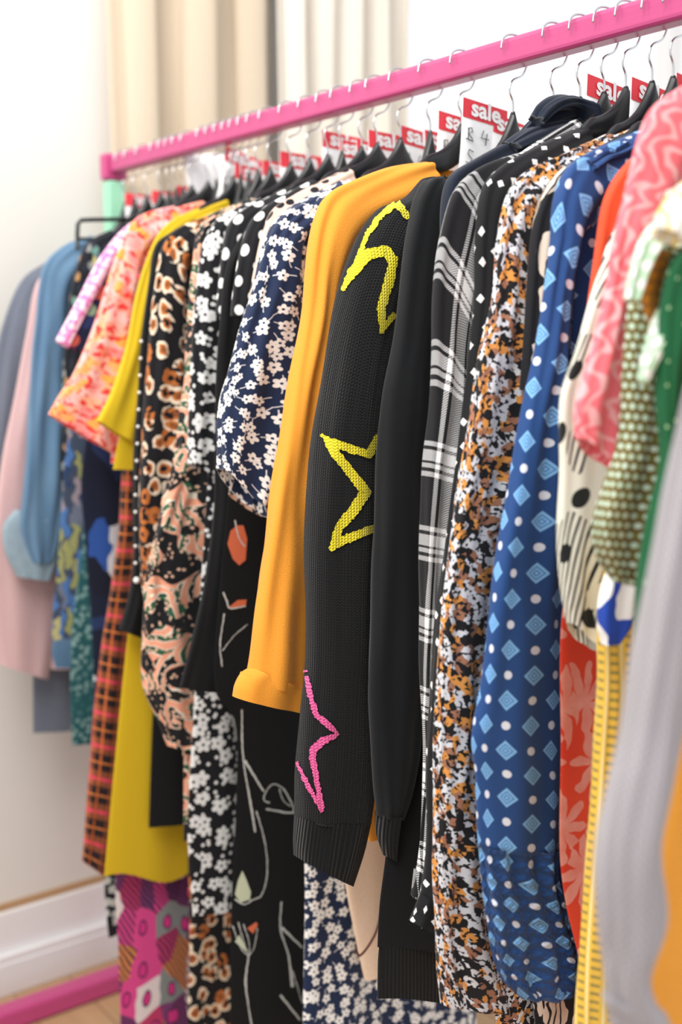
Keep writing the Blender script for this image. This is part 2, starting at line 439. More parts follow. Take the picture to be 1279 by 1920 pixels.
# ------------------------------------------------------------------ setting
WALL_Y = 2.20
def structure(name, m, mt, bevel=0): o = m.build(name, mt, None, bevel); o['kind'] = 'structure'; return o
def uvbox(m):                       # metric uv for boxes
    for i, f in enumerate(m.f):
        P = [Vector(m.v[k]) for k in f]; n = (P[1]-P[0]).cross(P[2]-P[0])
        ax = max(range(3), key=lambda a: abs(n[a])); q = [a for a in range(3) if a != ax]
        m.uv[i] = [(p[q[0]], p[q[1]]) for p in P]
    return m
WIN = (.62, 3.1, .95, 2.6)
m = M(); m.box((.8, 1.0, -.02), (6.4, 4.4, .04)); structure('floor', uvbox(m), MATS['wood_floor'])
m = M()
m.box(((-2.2+WIN[0])/2, WALL_Y+.06, 1.4), (WIN[0]+2.2, .12, 2.8))
m.box(((WIN[0]+WIN[1])/2, WALL_Y+.06, WIN[2]/2), (WIN[1]-WIN[0], .12, WIN[2]))
m.box(((WIN[0]+WIN[1])/2, WALL_Y+.06, (WIN[3]+2.8)/2), (WIN[1]-WIN[0], .12, 2.8-WIN[3]))
m.box(((WIN[1]+4)/2, WALL_Y+.06, 1.4), (4-WIN[1], .12, 2.8))
structure('wall_back', uvbox(m), MATS['wall_paint'])
m = M()
for x in (WIN[0]+.03, (WIN[0]+WIN[1])/2, WIN[1]-.03): m.box((x, WALL_Y+.05, (WIN[2]+WIN[3])/2), (.06, .06, WIN[3]-WIN[2]))
for z in (WIN[2]+.03, WIN[3]-.03): m.box(((WIN[0]+WIN[1])/2, WALL_Y+.05, z), (WIN[1]-WIN[0]-.1, .06, .06))
structure('window_1', m, MATS['white_paint'], .004)
# skirting board in two steps
m = M(); m.box((.9, WALL_Y-.010, .085), (6.2, .02, .17)); m.box((.9, WALL_Y-.024, .035), (6.2, .028, .07)); m.box((.9, WALL_Y-.028, .078), (6.2, .014, .016))
structure('baseboard_back', m, MATS['white_paint'], .003)
mat('shadow_tan', 'b08a64', .6, sheen=0)
m = M(); m.box((.9, WALL_Y-.006, .176), (6.2, .012, .012)); structure('shadow_line_1', m, MATS['shadow_tan'])  # tan strip painting in the shadow line along the top of the skirting

def curtain(name, x0, x1, y, z0, z1, n, amp, mt, label, hemtrim=False, seed=1, ph=0.):
    R = random.Random(seed); P = []; UV = []; N = n*16
    wid = [R.uniform(.7, 1.3) for _ in range(n+1)]
    for iz in range(12):
        z = z0+(z1-z0)*iz/11; row = []; uv = []
        for i in range(N+1):
            t = i/N; k = int(min(n-1, t*n)); a = amp*wid[k]
            row.append((x0+(x1-x0)*t+.012*math.sin(t*n*12.57), y+a*math.sin(t*n*6.283+ph)+.01*math.sin(z*3+t*9), z)); uv.append((t*(x1-x0)*1.6, z))
        P.append(row); UV.append(uv)
    m = M(); m.grid(P, UV); o = m.build(name, mt)
    sd = o.modifiers.new('thickness', 'SOLIDIFY'); sd.thickness = .003
    return tag(o, label, 'curtain', None)

# ------------------------------------------------------------------ rack
rack = empty('garment_rack', (0, 1.2, 0)); tag(rack, 'pink metal garment rack carrying the whole row of clothes, mint post at its far end', 'clothes rack')
RE = 2.085; RN = .25
m = M(); m.box((0, (RE+RN)/2, RAIL_Z), (.030, RE-RN, .032)); m.build('rail', MATS['pink_paint'], rack, .006)
for y, ry in ((RE, 1), (RN, -1)):
    m = M(); m.box((0, y+.012*ry, RAIL_Z-.004), (.048, .026, .050)); m.build('end_bracket', MATS['pink_paint'], rack, .006)
    m = M(); m.box((.0, y+.012*ry, RAIL_Z-.125), (.036, .030, .19)); o = m.build('post_sleeve', MATS['mint_paint'], rack, .004); o['label'] = 'mint green upper post'
    m = M(); m.box((0, y+.012*ry, .74), (.030, .026, 1.40)); m.build('post', MATS['pink_paint'], rack, .004)
    m = M(); m.box((-.04, y+.012*ry-.04, .022), (.94, .042, .040)); m.build('foot', MATS['pink_paint'], rack, .006)

# ------------------------------------------------------------------ hangers and tags
def hanger_root(Y, label, sf, tip, dz=0.):
    r = empty('clothes_hanger', (0, Y, APEX)); tag(r, label, 'hanger', 'hangers on the pink rail')
    half = max(.08, min(.21, tip-.018))
    m = M(); P = []; UV = []; N = 56; n = 14
    ze = sf(.07)+.006
    for i in range(N+1):
        q = -1+2*i/N; t = math.copysign(abs(q)**1.4, q); a = abs(t); x = t*half; ax = abs(x)
        fin = APEX-(APEX-ze)*(1-math.exp(-ax/.026))/(1-math.exp(-.07/.026))
        under = sf(ax)-.017
        k = min(1, max(0, (ax-.055)/.035)); k = k*k*(3-2*k)
        zt = fin*(1-k)+under*k
        hh = (.026+.022*math.exp(-ax/.02))*(1-.4*a); yy = .0065-.002*min(1, ax/.08)
        yc = Y-.006*a*a
        if a > .999: hh *= .4; yy *= .4
        row = []
        for k_ in range(n):
            f = 2*math.pi*k_/n; cx, sx = math.cos(f), math.sin(f)
            row.append((x, yc+yy*math.copysign(abs(sx)**.7, sx), zt-hh/2+hh/2*math.copysign(abs(cx)**.7, cx)))
        P.append(row); UV.append([(x, k_/n) for k_ in range(n+1)])
    b = m.grid(P, UV, True); m.fan(list(range(b, b+n))); m.fan(list(range(b+N*n, b+N*n+n)))
    tilt = 0
    m.build('arms', MATS['black_plastic'], r)
    s = .0205
    pts = [(0, Y, APEX+dz-.012), (0, Y, APEX+dz+.010), (-.006, Y, APEX+dz+.022), (-.002, Y, APEX+dz+.034), (.016, Y, RAIL_Z-.022), (s+.003, Y, RAIL_Z-.004), (s-.001, Y, RAIL_Z+.014), (.008, Y, RAIL_Z+.0205),
           (-.009, Y, RAIL_Z+.0200), (-s+.0015, Y, RAIL_Z+.013), (-s-.0008, Y, RAIL_Z+.002)]
    if tilt: pts = [(p[0], p[1]+tilt*(RAIL_Z-p[2] if p[2] > APEX else RAIL_Z-APEX), p[2]) for p in pts]
    m = M(); m.tube(cr(pts, 44), .0012, 8); m.build('hook', MATS['hook_steel'], r)
    return r

def text_mesh(txt, size):
    c = bpy.data.curves.new('t', 'FONT'); c.body = txt; c.size = size; c.align_x = 'CENTER'; c.resolution_u = 3; c.offset = size*.03
    o = bpy.data.objects.new('t', c); COL.objects.link(o); dg = bpy.context.evaluated_depsgraph_get()
    me = bpy.data.meshes.new_from_object(o.evaluated_get(dg)); vs = [v.co.copy() for v in me.vertices]; fs = [tuple(p.vertices) for p in me.polygons]
    bpy.data.objects.remove(o); bpy.data.curves.remove(c); bpy.data.meshes.remove(me); return vs, fs
SALE = text_mesh('sale', .031)
def tag_root(Y, x0, zt, rz, roll, label, w=.074, h=.105, blank=False):
    """card hanging over the hook: rz turns it about the vertical, roll tips it"""
    r = empty('sale_tag', (x0, Y, zt)); tag(r, label, 'price tag', 'sale tags on the hangers')
    ax = Vector((math.cos(rz), math.sin(rz), 0)); dn = Vector((0, 0, -1)); ax2 = ax*math.cos(roll)+dn*math.sin(roll); dn2 = dn*math.cos(roll)-ax*math.sin(roll)
    nr = ax2.cross(dn2).normalized()
    if nr.y > 0: nr = -nr
    O = Vector((x0, Y, zt))
    def q(a, b, d=0.): return O+ax2*a+dn2*b+nr*(d-.0)
    def card(a0, a1, b0, b1, d, th, name, mt, bend=.004):
        m = M(); P = []; UV = []
        for j in range(7):
            b_ = b0+(b1-b0)*j/6
            P.append([q(a0+(a1-a0)*i/4, b_, d+bend*math.sin(b_/h*2.6)) for i in range(5)]); UV.append([(i*.01, b_) for i in range(5)])
        m.grid(P, UV); o = m.build(name, mt, r); s_ = o.modifiers.new('t', 'SOLIDIFY'); s_.thickness = th; s_.offset = 0; return o
    card(0, w, 0, h, 0, .0007, 'card', MATS['tag_card'])
    if blank: return r
    m = M(); P = []; UV = []; hb = .024
    for j in range(3):
        b_ = hb*j/2; P.append([q(w*i/4, b_, .0008+.004*math.sin(b_/h*2.6)) for i in range(5)]); UV.append([(0, 0)]*5)
    m.grid(P, UV); m.build('header', MATS['tag_red'], r)
    m = M(); vs, fs = SALE
    for v in vs: m.v.append(tuple(q(w/2+v.x*1.1, hb*.80-v.y*.95, .0022+.004*math.sin((hb*.82-v.y)/h*2.6))))
    for f in fs: m.face(f, [(0, 0)]*len(f), 0, False)
    m.build('lettering', MATS['tag_card'], r)
    m = M()
    strokes = [[(.010, .036), (.010, .050)], [(.006, .050), (.019, .051)], [(.009, .037), (.015, .035), (.017, .040), (.010, .043), (.018, .049)],
               [(.036, .034), (.032, .044), (.045, .044)], [(.042, .037), (.040, .052)],
               [(.020, .064), (.013, .062), (.011, .068), (.019, .073), (.016, .080), (.009, .078)]]
    for s in strokes:
        pp = [q(a, b, .0022+.004*math.sin(b/h*2.6)) for a, b in s]; m.tube(pp, .0006, 5)
    m.build('handwriting', MATS['pen_ink'], r)
    return r

# ------------------------------------------------------------------ garment builders
ROWS = {}
def sleeve_mesh(Y, rows, b=.02, fold=.0022, seed=0, n=110, nphi=48, close=False, drift=0., flat=2.3, inner=.03, mi=0, m=None, crease=0., u0=0.):
    """soft tube through pixel pairs (left edge, right edge) laid in the garment's own hanging plane"""
    ROWS.setdefault(Y, rows); b = min(b, max(.009, gap(Y)*.48)); fold = min(fold, max(.002, gap(Y)*.1)); R = random.Random(seed); ph = [R.uniform(0, 6.28) for _ in range(8)]
    pr = []
    for (xl, yl, xr, yr) in rows:
        A, C_ = on_y(xl, yl, Y), on_y(xr, yr, Y); pr.append((A.x, A.z, C_.x, C_.z))
    pr = cr(pr, n); P = []; UV = []; L = 0; pc = None; per0 = None
    for i, (ax, az, bx, bz) in enumerate(pr):
        c = Vector(((ax+bx)/2, Y+drift*i/n, (az+bz)/2)); e = Vector((ax-bx, 0, az-bz)); D = e.length/2; e.normalize()
        ta = abs((c.x-CAM.x)/Y)*abs(e.x)+.05
        bb = min(b, .72*D/ta); a = math.sqrt(max(1e-7, D*D-(bb*ta)**2))
        if pc is not None: L += (c-pc).length
        pc = c; per = 2*math.pi*math.sqrt((a*a+bb*bb)/2); per0 = per if per0 is None else per0
        cap = min(1, (i+.3)/3.) if not m or True else 1
        row = []
        for k in range(nphi):
            f = 2*math.pi*k/nphi+math.pi/2          # seam on the far side
            cf, sf = math.cos(f), math.sin(f)
            d = fold*(.55*math.sin(3*f+ph[0]+L*9)+.4*math.sin(5*f+ph[1]-L*14)+.35*math.sin(8*f+ph[2]+L*5)+.5*math.sin(2*f+ph[3]+L*31)*math.sin(L*17+ph[4]))
            if crease: d += crease*math.sin(11*f+ph[5]+3*math.sin(L*20))*(.4+.6*abs(math.sin(L*26+ph[6])))
            x_ = (abs(cf)**(2/flat))*math.copysign(1, cf)*a; y_ = (abs(sf)**(2/flat))*math.copysign(1, sf)*bb
            row.append(c+e*(x_+d*cf*.5)+Vector((0, 1, 0))*(y_+d*sf*1.3))
        P.append(row); UV.append([(u0+(k/nphi-.5)*per, -L) for k in range(nphi+1)])
    m = m or M()
    st = m.grid(P, UV, True, mi)
    m.fan(list(range(st, st+nphi)), mi)
    if inner:
        Q = []; QU = []; last = P[-1]; cc = sum(last, Vector((0, 0, 0)))/nphi; up = (sum(P[-6], Vector((0, 0, 0)))/nphi-cc).normalized()
        for j in range(4):
            s_ = 1-.04-.03*j; Q.append([cc+(p-cc)*s_+up*(inner*j/3) for p in last]); QU.append([(k/nphi*.2, -L+j*.01) for k in range(nphi+1)])
        Q.insert(0, last); QU.insert(0, UV[-1])
        m.grid(Q, QU, True, mi)
        m.fan(list(range(len(m.v)-nphi, len(m.v))), mi)
    else: m.fan(list(range(st+(n-1)*nphi, st+n*nphi)), mi)
    return m

YS = [0.46, 0.495, 0.526, 0.556, 0.594, 0.624, 0.647, 0.668, 0.69, 0.712, 0.733, 0.765, 0.798, 0.825, 0.86, 0.89, 0.925, 0.965, 1.03, 1.12, 1.18, 1.24, 1.29, 1.325, 1.355, 1.375, 1.405, 1.45, 1.5, 1.555, 1.59, 1.617, 1.642, 1.665, 1.69, 1.717, 1.745, 1.8, 1.83, 1.855, 1.88, 1.91, 1.965, 2.012, 2.05]
def gap(Y):
    if Y not in YS: return 1.
    return min(abs(Y-y) for y in YS if y != Y)

def shoulder_fn(Y, rows=None, prof=None):
    """height of the shoulder line at |x|, and the |x| of the shoulder tip"""
    if rows:
        L = cr([(lambda p: (p.x, p.z))(on_y(r[0], r[1], Y)) for r in rows], 80)
        tip = None; pts = []
        for a, b in zip(L, L[1:]):
            pts.append((abs(a[0]), a[1]))
            if (a[1]-b[1]) > 1.0*abs(a[0]-b[0])+1e-6: tip = abs(a[0]); break
        if tip is None: tip = abs(L[-1][0])
        pts = sorted(pts)
    else:
        p = on_y(prof[0][0], prof[0][1], Y); tip = abs(p.x); pts = [(.07, p.z+.32*(tip-.07)), (tip, p.z)]
    x0, z0 = pts[0]
    if x0 > .07: pts = [(.07, min(z0+(.24 if Y > .9 else .42)*(x0-.07), APEX-.030))]+pts
    def f(x):
        x = abs(x)
        if x <= pts[0][0]: return pts[0][1]
        for (a, za), (b, zb) in zip(pts, pts[1:]):
            if x <= b: return za+(zb-za)*(x-a)/max(1e-6, b-a)
        return pts[-1][1]-(x-pts[-1][0])*1.2
    return f, tip

def body_mesh(Y, prof, neck=None, T=.010, fold=.004, sh=None, tilt=0., seed=0, nx=64, nz=70, k=26, dip=.05, hemw=.004, necks=.07, m=None, band=False):
    """front and back sheets hanging from the shoulder line; prof = pixels down the near edge from shoulder to hem"""
    T = min(T, max(.006, gap(Y)*.3)); fold = min(fold, max(.0025, gap(Y)*.15)); R = random.Random(seed+50); ph = [R.uniform(0, 6.28) for _ in range(8)]
    pp = [on_y(x, y, Y) for x, y in prof]; pp = [(p.x, p.z) for p in pp]; dense = cr(pp, 90)
    xs, zs = dense[0]; hem = dense[-1][1]
    xs = min(xs, -.03)
    zn = neck if neck is not None else zs+.32*(abs(xs)-necks)
    zn = max(zn, zs+.005)
    def width(z):
        if z >= zs: return -xs
        for (a, za), (b_, zb) in zip(dense, dense[1:]):
            if zb <= z: return -(a+(b_-a)*((za-z)/max(1e-6, za-zb)))
        return -dense[-1][0]
    nw = min(necks, -xs*.7)
    def top(x, fr):
        ax = abs(x)
        if sh:
            if ax > nw: return max(sh(x)-.006, hem+.05)
            t = math.sqrt(max(0, 1-(ax/nw)**2)); return sh(nw)-.006-(dip if fr else .0)*t
        if ax > nw: return zs+(zn-zs)*(-xs-ax)/(-xs-nw)
        t = math.sqrt(max(0, 1-(ax/nw)**2)); return zn-(dip if fr else .012)*t
    m = m or M(); start = len(m.v)
    for fr in (True, False):
        P = []; UV = []
        for i in range(nz+1):
            v = i/nz; row = []; uv = []
            for j in range(nx+1):
                t = -math.cos(math.pi*j/nx); x_top = t*-xs; zt = top(x_top, fr)
                z = zt+(hem-zt)*v; x = t*width(z)
                z += hemw*v**6*math.sin(x*k*1.3+ph[0])-tilt*(1 if band else v)*min(.25, x+width(z))
                at = abs(t); th = T*(max(0, 1-at**3.5))**.5*min(1, .6+v*8)
                if abs(x_top) > nw and v < .005: th *= .3
                fl = fold*min(1, v*1.6)*(.6*math.sin(x*k+ph[1]+z*2)+.4*math.sin(x*k*2.1+ph[2]-z*3)+.25*math.sin(x*k*3.7+ph[3]))
                edge = (1-at**8)
                row.append((x, Y+(-th if fr else th)+fl*edge*(1 if fr else .8), z)); uv.append((x if fr else -x, z))
            P.append(row if fr else row[::-1]); UV.append(uv if fr else uv[::-1])
        m.grid(P, UV)
    return m

def drape(m, Bv, poly, w, mi, step=3., lift=.0012, jag=0., closed=False, rng=None):
    """a coloured line laid on the cloth surface itself (rays find the surface); w = width in px, may be a list"""
    rng = rng or random.Random(5)
    pts = list(poly)+([poly[0]] if closed else [])
    ws = w if isinstance(w, list) else [w]*len(pts)
    sm = []
    for i, ((x0, y0), (x1, y1)) in enumerate(zip(pts, pts[1:])):
        L = math.hypot(x1-x0, y1-y0); n = max(1, int(L/step)); nx_, ny_ = -(y1-y0)/L, (x1-x0)/L
        for k in range(n+(1 if i == len(pts)-2 else 0)):
            t = k/n; sm.append((x0+(x1-x0)*t, y0+(y1-y0)*t, nx_, ny_, ws[i]+(ws[i+1]-ws[i])*t))
    prev = None
    for i in range(len(sm)):
        a = sm[max(0, i-1)]; c = sm[min(len(sm)-1, i+1)]; x, y, nx_, ny_, ww = sm[i]
        tx, ty = c[0]-a[0], c[1]-a[1]; l = math.hypot(tx, ty) or 1; nx_, ny_ = -ty/l, tx/l
        j1, j2 = (rng.uniform(-jag, jag), rng.uniform(-jag, jag)) if jag else (0, 0)
        row = []
        for s in (-1, -.5, 0, .5, 1):
            h = ww/2+(j1 if s < 0 else j2); d = ray(x+nx_*s*h, y+ny_*s*h).normalized()
            loc, nor, idx, dist = Bv.ray_cast(CAM, d)
            if loc is None: row = None; break
            if nor.dot(d) > 0: nor = -nor
            row.append(loc+nor*lift)
        if row and prev and all((p-q_).length < .02 for p, q_ in zip(row, prev)):
            b = len(m.v); m.v += [tuple(p) for p in prev]+[tuple(p) for p in row]
            for k in range(4): m.face((b+k, b+k+1, b+5+k+1, b+5+k), [(m.v[q_][0], m.v[q_][2]) for q_ in (b+k, b+k+1, b+5+k+1, b+5+k)], mi)
        prev = row
def drape_fill(m, Bv, poly, mi, lift=.001):
    """filled patch (fan about its centre) on the cloth"""
    cx = sum(p[0] for p in poly)/len(poly); cy = sum(p[1] for p in poly)/len(poly); rings = []
    for s in (.02, .5, 1):
        row = []
        for x, y in poly:
            d = ray(cx+(x-cx)*s, cy+(y-cy)*s).normalized(); loc, nor, idx, dist = Bv.ray_cast(CAM, d)
            if loc is None: return
            if nor.dot(d) > 0: nor = -nor
            row.append(loc+nor*lift)
        rings.append(row)
    m.grid(rings, [[(0, 0)]*(len(poly)+1)]*3, True, mi)

HANG = []
def HF(Y, root, prof=None):
    f, tip = shoulder_fn(Y, ROWS[Y]); HANG.append((root.location.y, f, tip, root['label'])); return f
def garment(kind, label, cat, Y, mt, prof=None, rows=None, sl={}, bd={}, hang=True, group=None):
    r = empty(kind, (0, Y, RAIL_Z-.2)); tag(r, label, cat, group)
    if prof is None:                    # near garments: the shoulders and body carry on beyond the frame
        hw = bd.get('hw', .17); hem = bd.get('hem', .95); bd = {}
        rows = [to_px(-.085, Y, 1.525)+to_px(-.085, Y, 1.45), to_px(-.14, Y, 1.495)+to_px(-.125, Y, 1.41), to_px(-.19, Y, 1.455)+to_px(-.15, Y, 1.37)]+list(rows)
        prof = [to_px(-hw, Y, 1.42), to_px(-hw+.01, Y, 1.2), to_px(-hw, Y, hem)]
    MT = MATS[mt]; sf, tip = shoulder_fn(Y, rows, prof)
    if prof: body_mesh(Y, prof, **dict(dict(sh=sf if rows else None), **bd)).build('body', MT, r)
    if rows: sleeve_mesh(Y, rows, **sl).build('sleeve', MT, r)
    if hang: HANG.append((Y, sf, tip, label))
    return r
# ------------------------------------------------------------------ the garments
G = garment
# ---- far end of the row, left in the photo
G('suit_jacket', 'grey suit jacket at the far left end of the row', 'jacket', 2.05, 'grey_suiting',
  [(95, 520), (72, 800), (62, 1200), (62, 1378)],
  [(120, 470, 140, 530), (86, 490, 120, 550), (45, 520, 95, 570), (17, 572, 82, 600), (-5, 655, 70, 700), (-25, 850, 55, 850), (-45, 1100, 30, 1100)], dict(b=.016, fold=.003))
G('sweatshirt', 'pale pink sweatshirt hanging between the grey jacket and the denim shirt', 'sweatshirt', 2.012, 'pink_jersey',
  [(120, 540), (110, 900), (92, 1240), (95, 1256)],
  [(130, 470, 150, 530), (98, 495, 135, 540), (69, 530, 118, 565), (50, 620, 108, 650), (34, 710, 102, 720), (0, 880, 100, 900), (-15, 1000, 106, 1010), (-20, 1100, 108, 1105), (-10, 1190, 100, 1200), (-2, 1245, 90, 1274)], dict(b=.015, fold=.002))
d = G('denim_shirt', 'light blue denim shirt with a rolled-up sleeve', 'shirt', 1.965, 'denim',
  [(140, 500), (126, 900), (104, 1180), (97, 1225), (104, 1255)],
  [(170, 440, 190, 500), (128, 455, 165, 510), (92, 484, 150, 530), (76, 520, 140, 560), (65, 620, 134, 640), (58, 700, 124, 710), (50, 830, 120, 830), (42, 930, 118, 930), (36, 990, 112, 990), (48, 1035, 100, 1038), (58, 1054, 88, 1056)], dict(b=.014, fold=.004))
o = sleeve_mesh(1.975, [(30, 955, 116, 985), (8, 985, 114, 1010), (10, 1035, 110, 1045), (30, 1080, 92, 1088)], .018, .003, 3, inner=.02).build('rolled_cuff', MATS['denim_light'], d); o['label'] = 'paler folded cuff'
# square black bar that pokes out past the shoulders
t = empty('trouser_hanger', (0, 1.93, RAIL_Z-.1)); tag(t, 'black square-ended metal hanger poking out above the denim shirt', 'hanger')
P = [on_y(x, y, 1.93) for x, y in ((145, 470), (145, 440), (146, 420), (152, 413), (170, 412), (240, 411), (300, 408))]
m = M(); m.tube(P, .0038, 10); m.build('frame', MATS['black_plastic'], t)
P = [on_y(x, y, 1.93) for x, y in ((147, 448), (200, 449), (290, 446))]
m = M(); m.tube(P, .003, 8); m.build('cross_bar', MATS['black_plastic'], t)
G('blouse', 'dark blouse with a tiny multicoloured print, right of the denim shirt', 'blouse', 1.91, 'dark_multi_print',
  [(170, 470), (142, 600), (124, 760), (116, 850), (118, 960)],
  [(205, 430, 230, 480), (168, 450, 210, 490), (147, 490, 200, 520), (131, 560, 190, 580), (122, 650, 182, 655), (116, 760, 178, 765), (120, 840, 176, 845)], dict(b=.014))
G('dress', 'olive and blue leaf print dress below the tiny multicoloured print blouse', 'dress', 1.88, 'olive_blue_print',
  [(175, 480), (150, 700), (122, 860), (113, 1000), (104, 1100), (96, 1185), (98, 1205)])
G('skirt_dress', 'deep teal dress with a pale scribbled print, hem showing beside the red plaid shirt', 'dress', 1.855, 'teal_print',
  [(190, 480), (170, 800), (150, 1060), (138, 1150), (132, 1280), (136, 1402)], bd=dict(fold=.008))
G('blouse', 'navy blouse with bold white and blue shapes behind the red plaid shirt', 'blouse', 1.83, 'navy_white_print',
  [(200, 480), (165, 800), (152, 900), (158, 1000), (170, 1150), (176, 1300), (174, 1420)], bd=dict(fold=.009))
r = G('flutter_blouse', 'navy blouse with magenta flowers and a pink trimmed flutter sleeve', 'blouse', 1.80, 'navy_magenta_print',
  [(245, 450), (200, 560), (185, 700), (180, 830)],
  [(290, 395, 300, 430), (245, 425, 280, 450), (190, 490, 262, 530), (150, 570, 222, 610), (112, 645, 178, 668)], dict(b=.012))
sleeve_mesh(1.79, [(285, 395, 292, 412), (232, 428, 250, 446), (184, 487, 212, 500), (146, 560, 170, 573), (104, 638, 128, 654)], .008, .001, 2, n=60, inner=0).build('trim', MATS['pink_trim'], r)['label'] = 'pink and white floral trim'
G('flounce_blouse', 'coral, orange and pink flowered blouse with a wide short sleeve', 'blouse', 1.745, 'coral_floral_print',
  [(300, 430), (240, 600), (212, 780), (208, 870)],
  [(375, 374, 385, 425), (330, 384, 345, 440), (262, 405, 300, 465), (233, 440, 275, 495), (205, 520, 262, 560), (172, 620, 250, 645), (138, 700, 238, 735), (110, 740, 225, 780), (90, 776, 212, 850)], dict(b=.016, fold=.004))
G('plaid_shirt', 'red, orange and black plaid shirt hanging behind the mustard dress', 'shirt', 1.717, 'red_tartan',
  [(300, 470), (270, 700), (245, 1000), (240, 1400)],
  [(262, 500, 290, 520), (245, 700, 275, 700), (230, 880, 268, 880), (222, 1000, 268, 1000), (208, 1100, 262, 1100), (192, 1200, 250, 1210), (178, 1320, 240, 1330), (168, 1450, 228, 1460), (159, 1560, 212, 1570), (155, 1615, 196, 1642)], dict(b=.014, fold=.002))
G('mustard_blouse', 'mustard yellow blouse with a short flared sleeve', 'blouse', 1.665, 'mustard_crepe',
  [(345, 440), (285, 600), (250, 760), (222, 830), (212, 885)],
  [(420, 372, 430, 410), (370, 390, 380, 430), (325, 412, 345, 465), (296, 440, 322, 500), (274, 490, 310, 540), (254, 560, 300, 600), (236, 650, 290, 665), (212, 725, 275, 745), (181, 788, 258, 838)], dict(b=.014, fold=.003))
G('skirt', 'black skirt with a small pale floral print, mostly hidden by the mustard dress', 'skirt', 1.69, 'black_mini_floral',
  [(300, 900), (230, 1400), (196, 1640), (198, 1700), (204, 1762)])
G('long_dress', 'long dress in a pink, purple and orange geometric print under the mustard hem', 'dress', 1.642, 'geometric_scarf_print',
  [(350, 480), (290, 900), (236, 1400), (217, 1650), (222, 1780), (226, 1920), (228, 2060)], bd=dict(fold=.006, T=.009))
G('mustard_dress', 'long mustard yellow dress with an uneven hem above the geometric print', 'dress', 1.617, 'mustard_crepe',
  [(360, 480), (300, 800), (258, 1080), (240, 1190), (216, 1430), (196, 1665)], bd=dict(fold=.006, hemw=.02, k=22, T=.009))
r = G('black_blouse', 'black long-sleeved blouse edged with small white beads', 'blouse', 1.59, 'black_crepe',
  [(345, 470), (300, 900), (292, 1200), (284, 1400), (279, 1556)],
  [(365, 410, 385, 460), (325, 432, 350, 480), (294, 458, 330, 500), (281, 520, 325, 535), (267, 620, 312, 625), (257, 760, 300, 760), (249, 900, 295, 900), (249, 1040, 290, 1040), (240, 1120, 282, 1125), (223, 1180, 268, 1198)], dict(b=.012))
for i in range(15):
    y = 640+i*32; x = 264-10*min(1, (y-640)/260)+(1 if y < 900 else 0); m = M()
    if i < 14: m.sphere(on_y(x, y, 1.575), .0026)
    else: m.sphere(on_y(256, 1088, 1.572), .005)
    m.build('bead', MATS['bead_white'], r)
G('leopard_dress', 'long black dress with cream and orange leopard spots', 'dress', 1.555, 'leopard_print',
  [(380, 460), (350, 900), (340, 1300), (352, 1600), (356, 1740), (352, 1920), (350, 2050)],
  [(430, 385, 445, 440), (385, 405, 405, 470), (338, 425, 375, 490), (308, 455, 358, 505), (292, 520, 356, 560), (280, 640, 352, 660), (270, 760, 350, 760), (262, 900, 348, 900), (259, 1000, 340, 1000), (264, 1080, 325, 1090), (272, 1140, 302, 1150)], dict(b=.016, fold=.004), bd=dict(fold=.010))
G('paisley_dress', 'black dress with a large peach, green and cream paisley print and gathered cuff', 'dress', 1.50, 'paisley_print',
  [(410, 450), (370, 900), (350, 1300), (345, 1440), (345, 1580)],
  [(470, 370, 480, 430), (425, 392, 445, 460), (380, 425, 415, 480), (360, 520, 408, 540), (350, 640, 402, 650), (342, 760, 400, 760), (324, 870, 400, 880), (300, 960, 404, 965), (275, 1070, 404, 1075), (267, 1180, 402, 1185), (272, 1290, 400, 1290), (300, 1360, 396, 1370), (318, 1400, 385, 1406)], dict(b=.018, fold=.005, crease=.002))
G('ditsy_dress', 'long black dress sprinkled with small white flowers', 'dress', 1.45, 'black_ditsy_print',
  [(430, 440), (390, 900), (362, 1360), (352, 1560), (358, 1660), (362, 1722)],
  [(485, 370, 495, 430), (440, 390, 458, 450), (402, 418, 436, 470), (380, 465, 428, 500), (366, 560, 424, 570), (358, 680, 420, 690), (354, 800, 416, 800), (352, 868, 410, 898)], dict(b=.014), bd=dict(fold=.012))
G('polka_blouse', 'black blouse with white polka dots, the farther of two alike', 'blouse', 1.405, 'polka_print',
  [(470, 430), (430, 580), (425, 700)],
  [(540, 350, 550, 400), (500, 370, 515, 425), (455, 393, 482, 445), (428, 425, 466, 465), (415, 480, 460, 492), (409, 540, 458, 550), (405, 590, 462, 608)], dict(b=.014))
line = empty('line_art_dress', (0, 1.37, 1.3)); tag(line, 'long black dress with sketchy chalk-line tulips and a flared sleeve', 'dress'); 
sleeve_mesh(1.375, [(500, 400, 510, 440), (462, 430, 480, 470), (425, 500, 472, 520), (412, 600, 474, 610), (404, 720, 474, 720), (402, 850, 474, 850), (400, 960, 470, 960), (386, 1080, 462, 1080), (364, 1185, 448, 1190), (337, 1288, 408, 1298)], .016, .003, 8).build('sleeve', MATS['black_crepe'], line)
mb = body_mesh(1.355, [(470, 440), (430, 900), (408, 1150), (404, 1300), (440, 1345), (443, 1500), (434, 1700), (432, 1920), (430, 2080)], fold=.005, T=.012, sh=HF(1.375, line))
bv = BVHTree.FromPolygons(mb.v, mb.f)
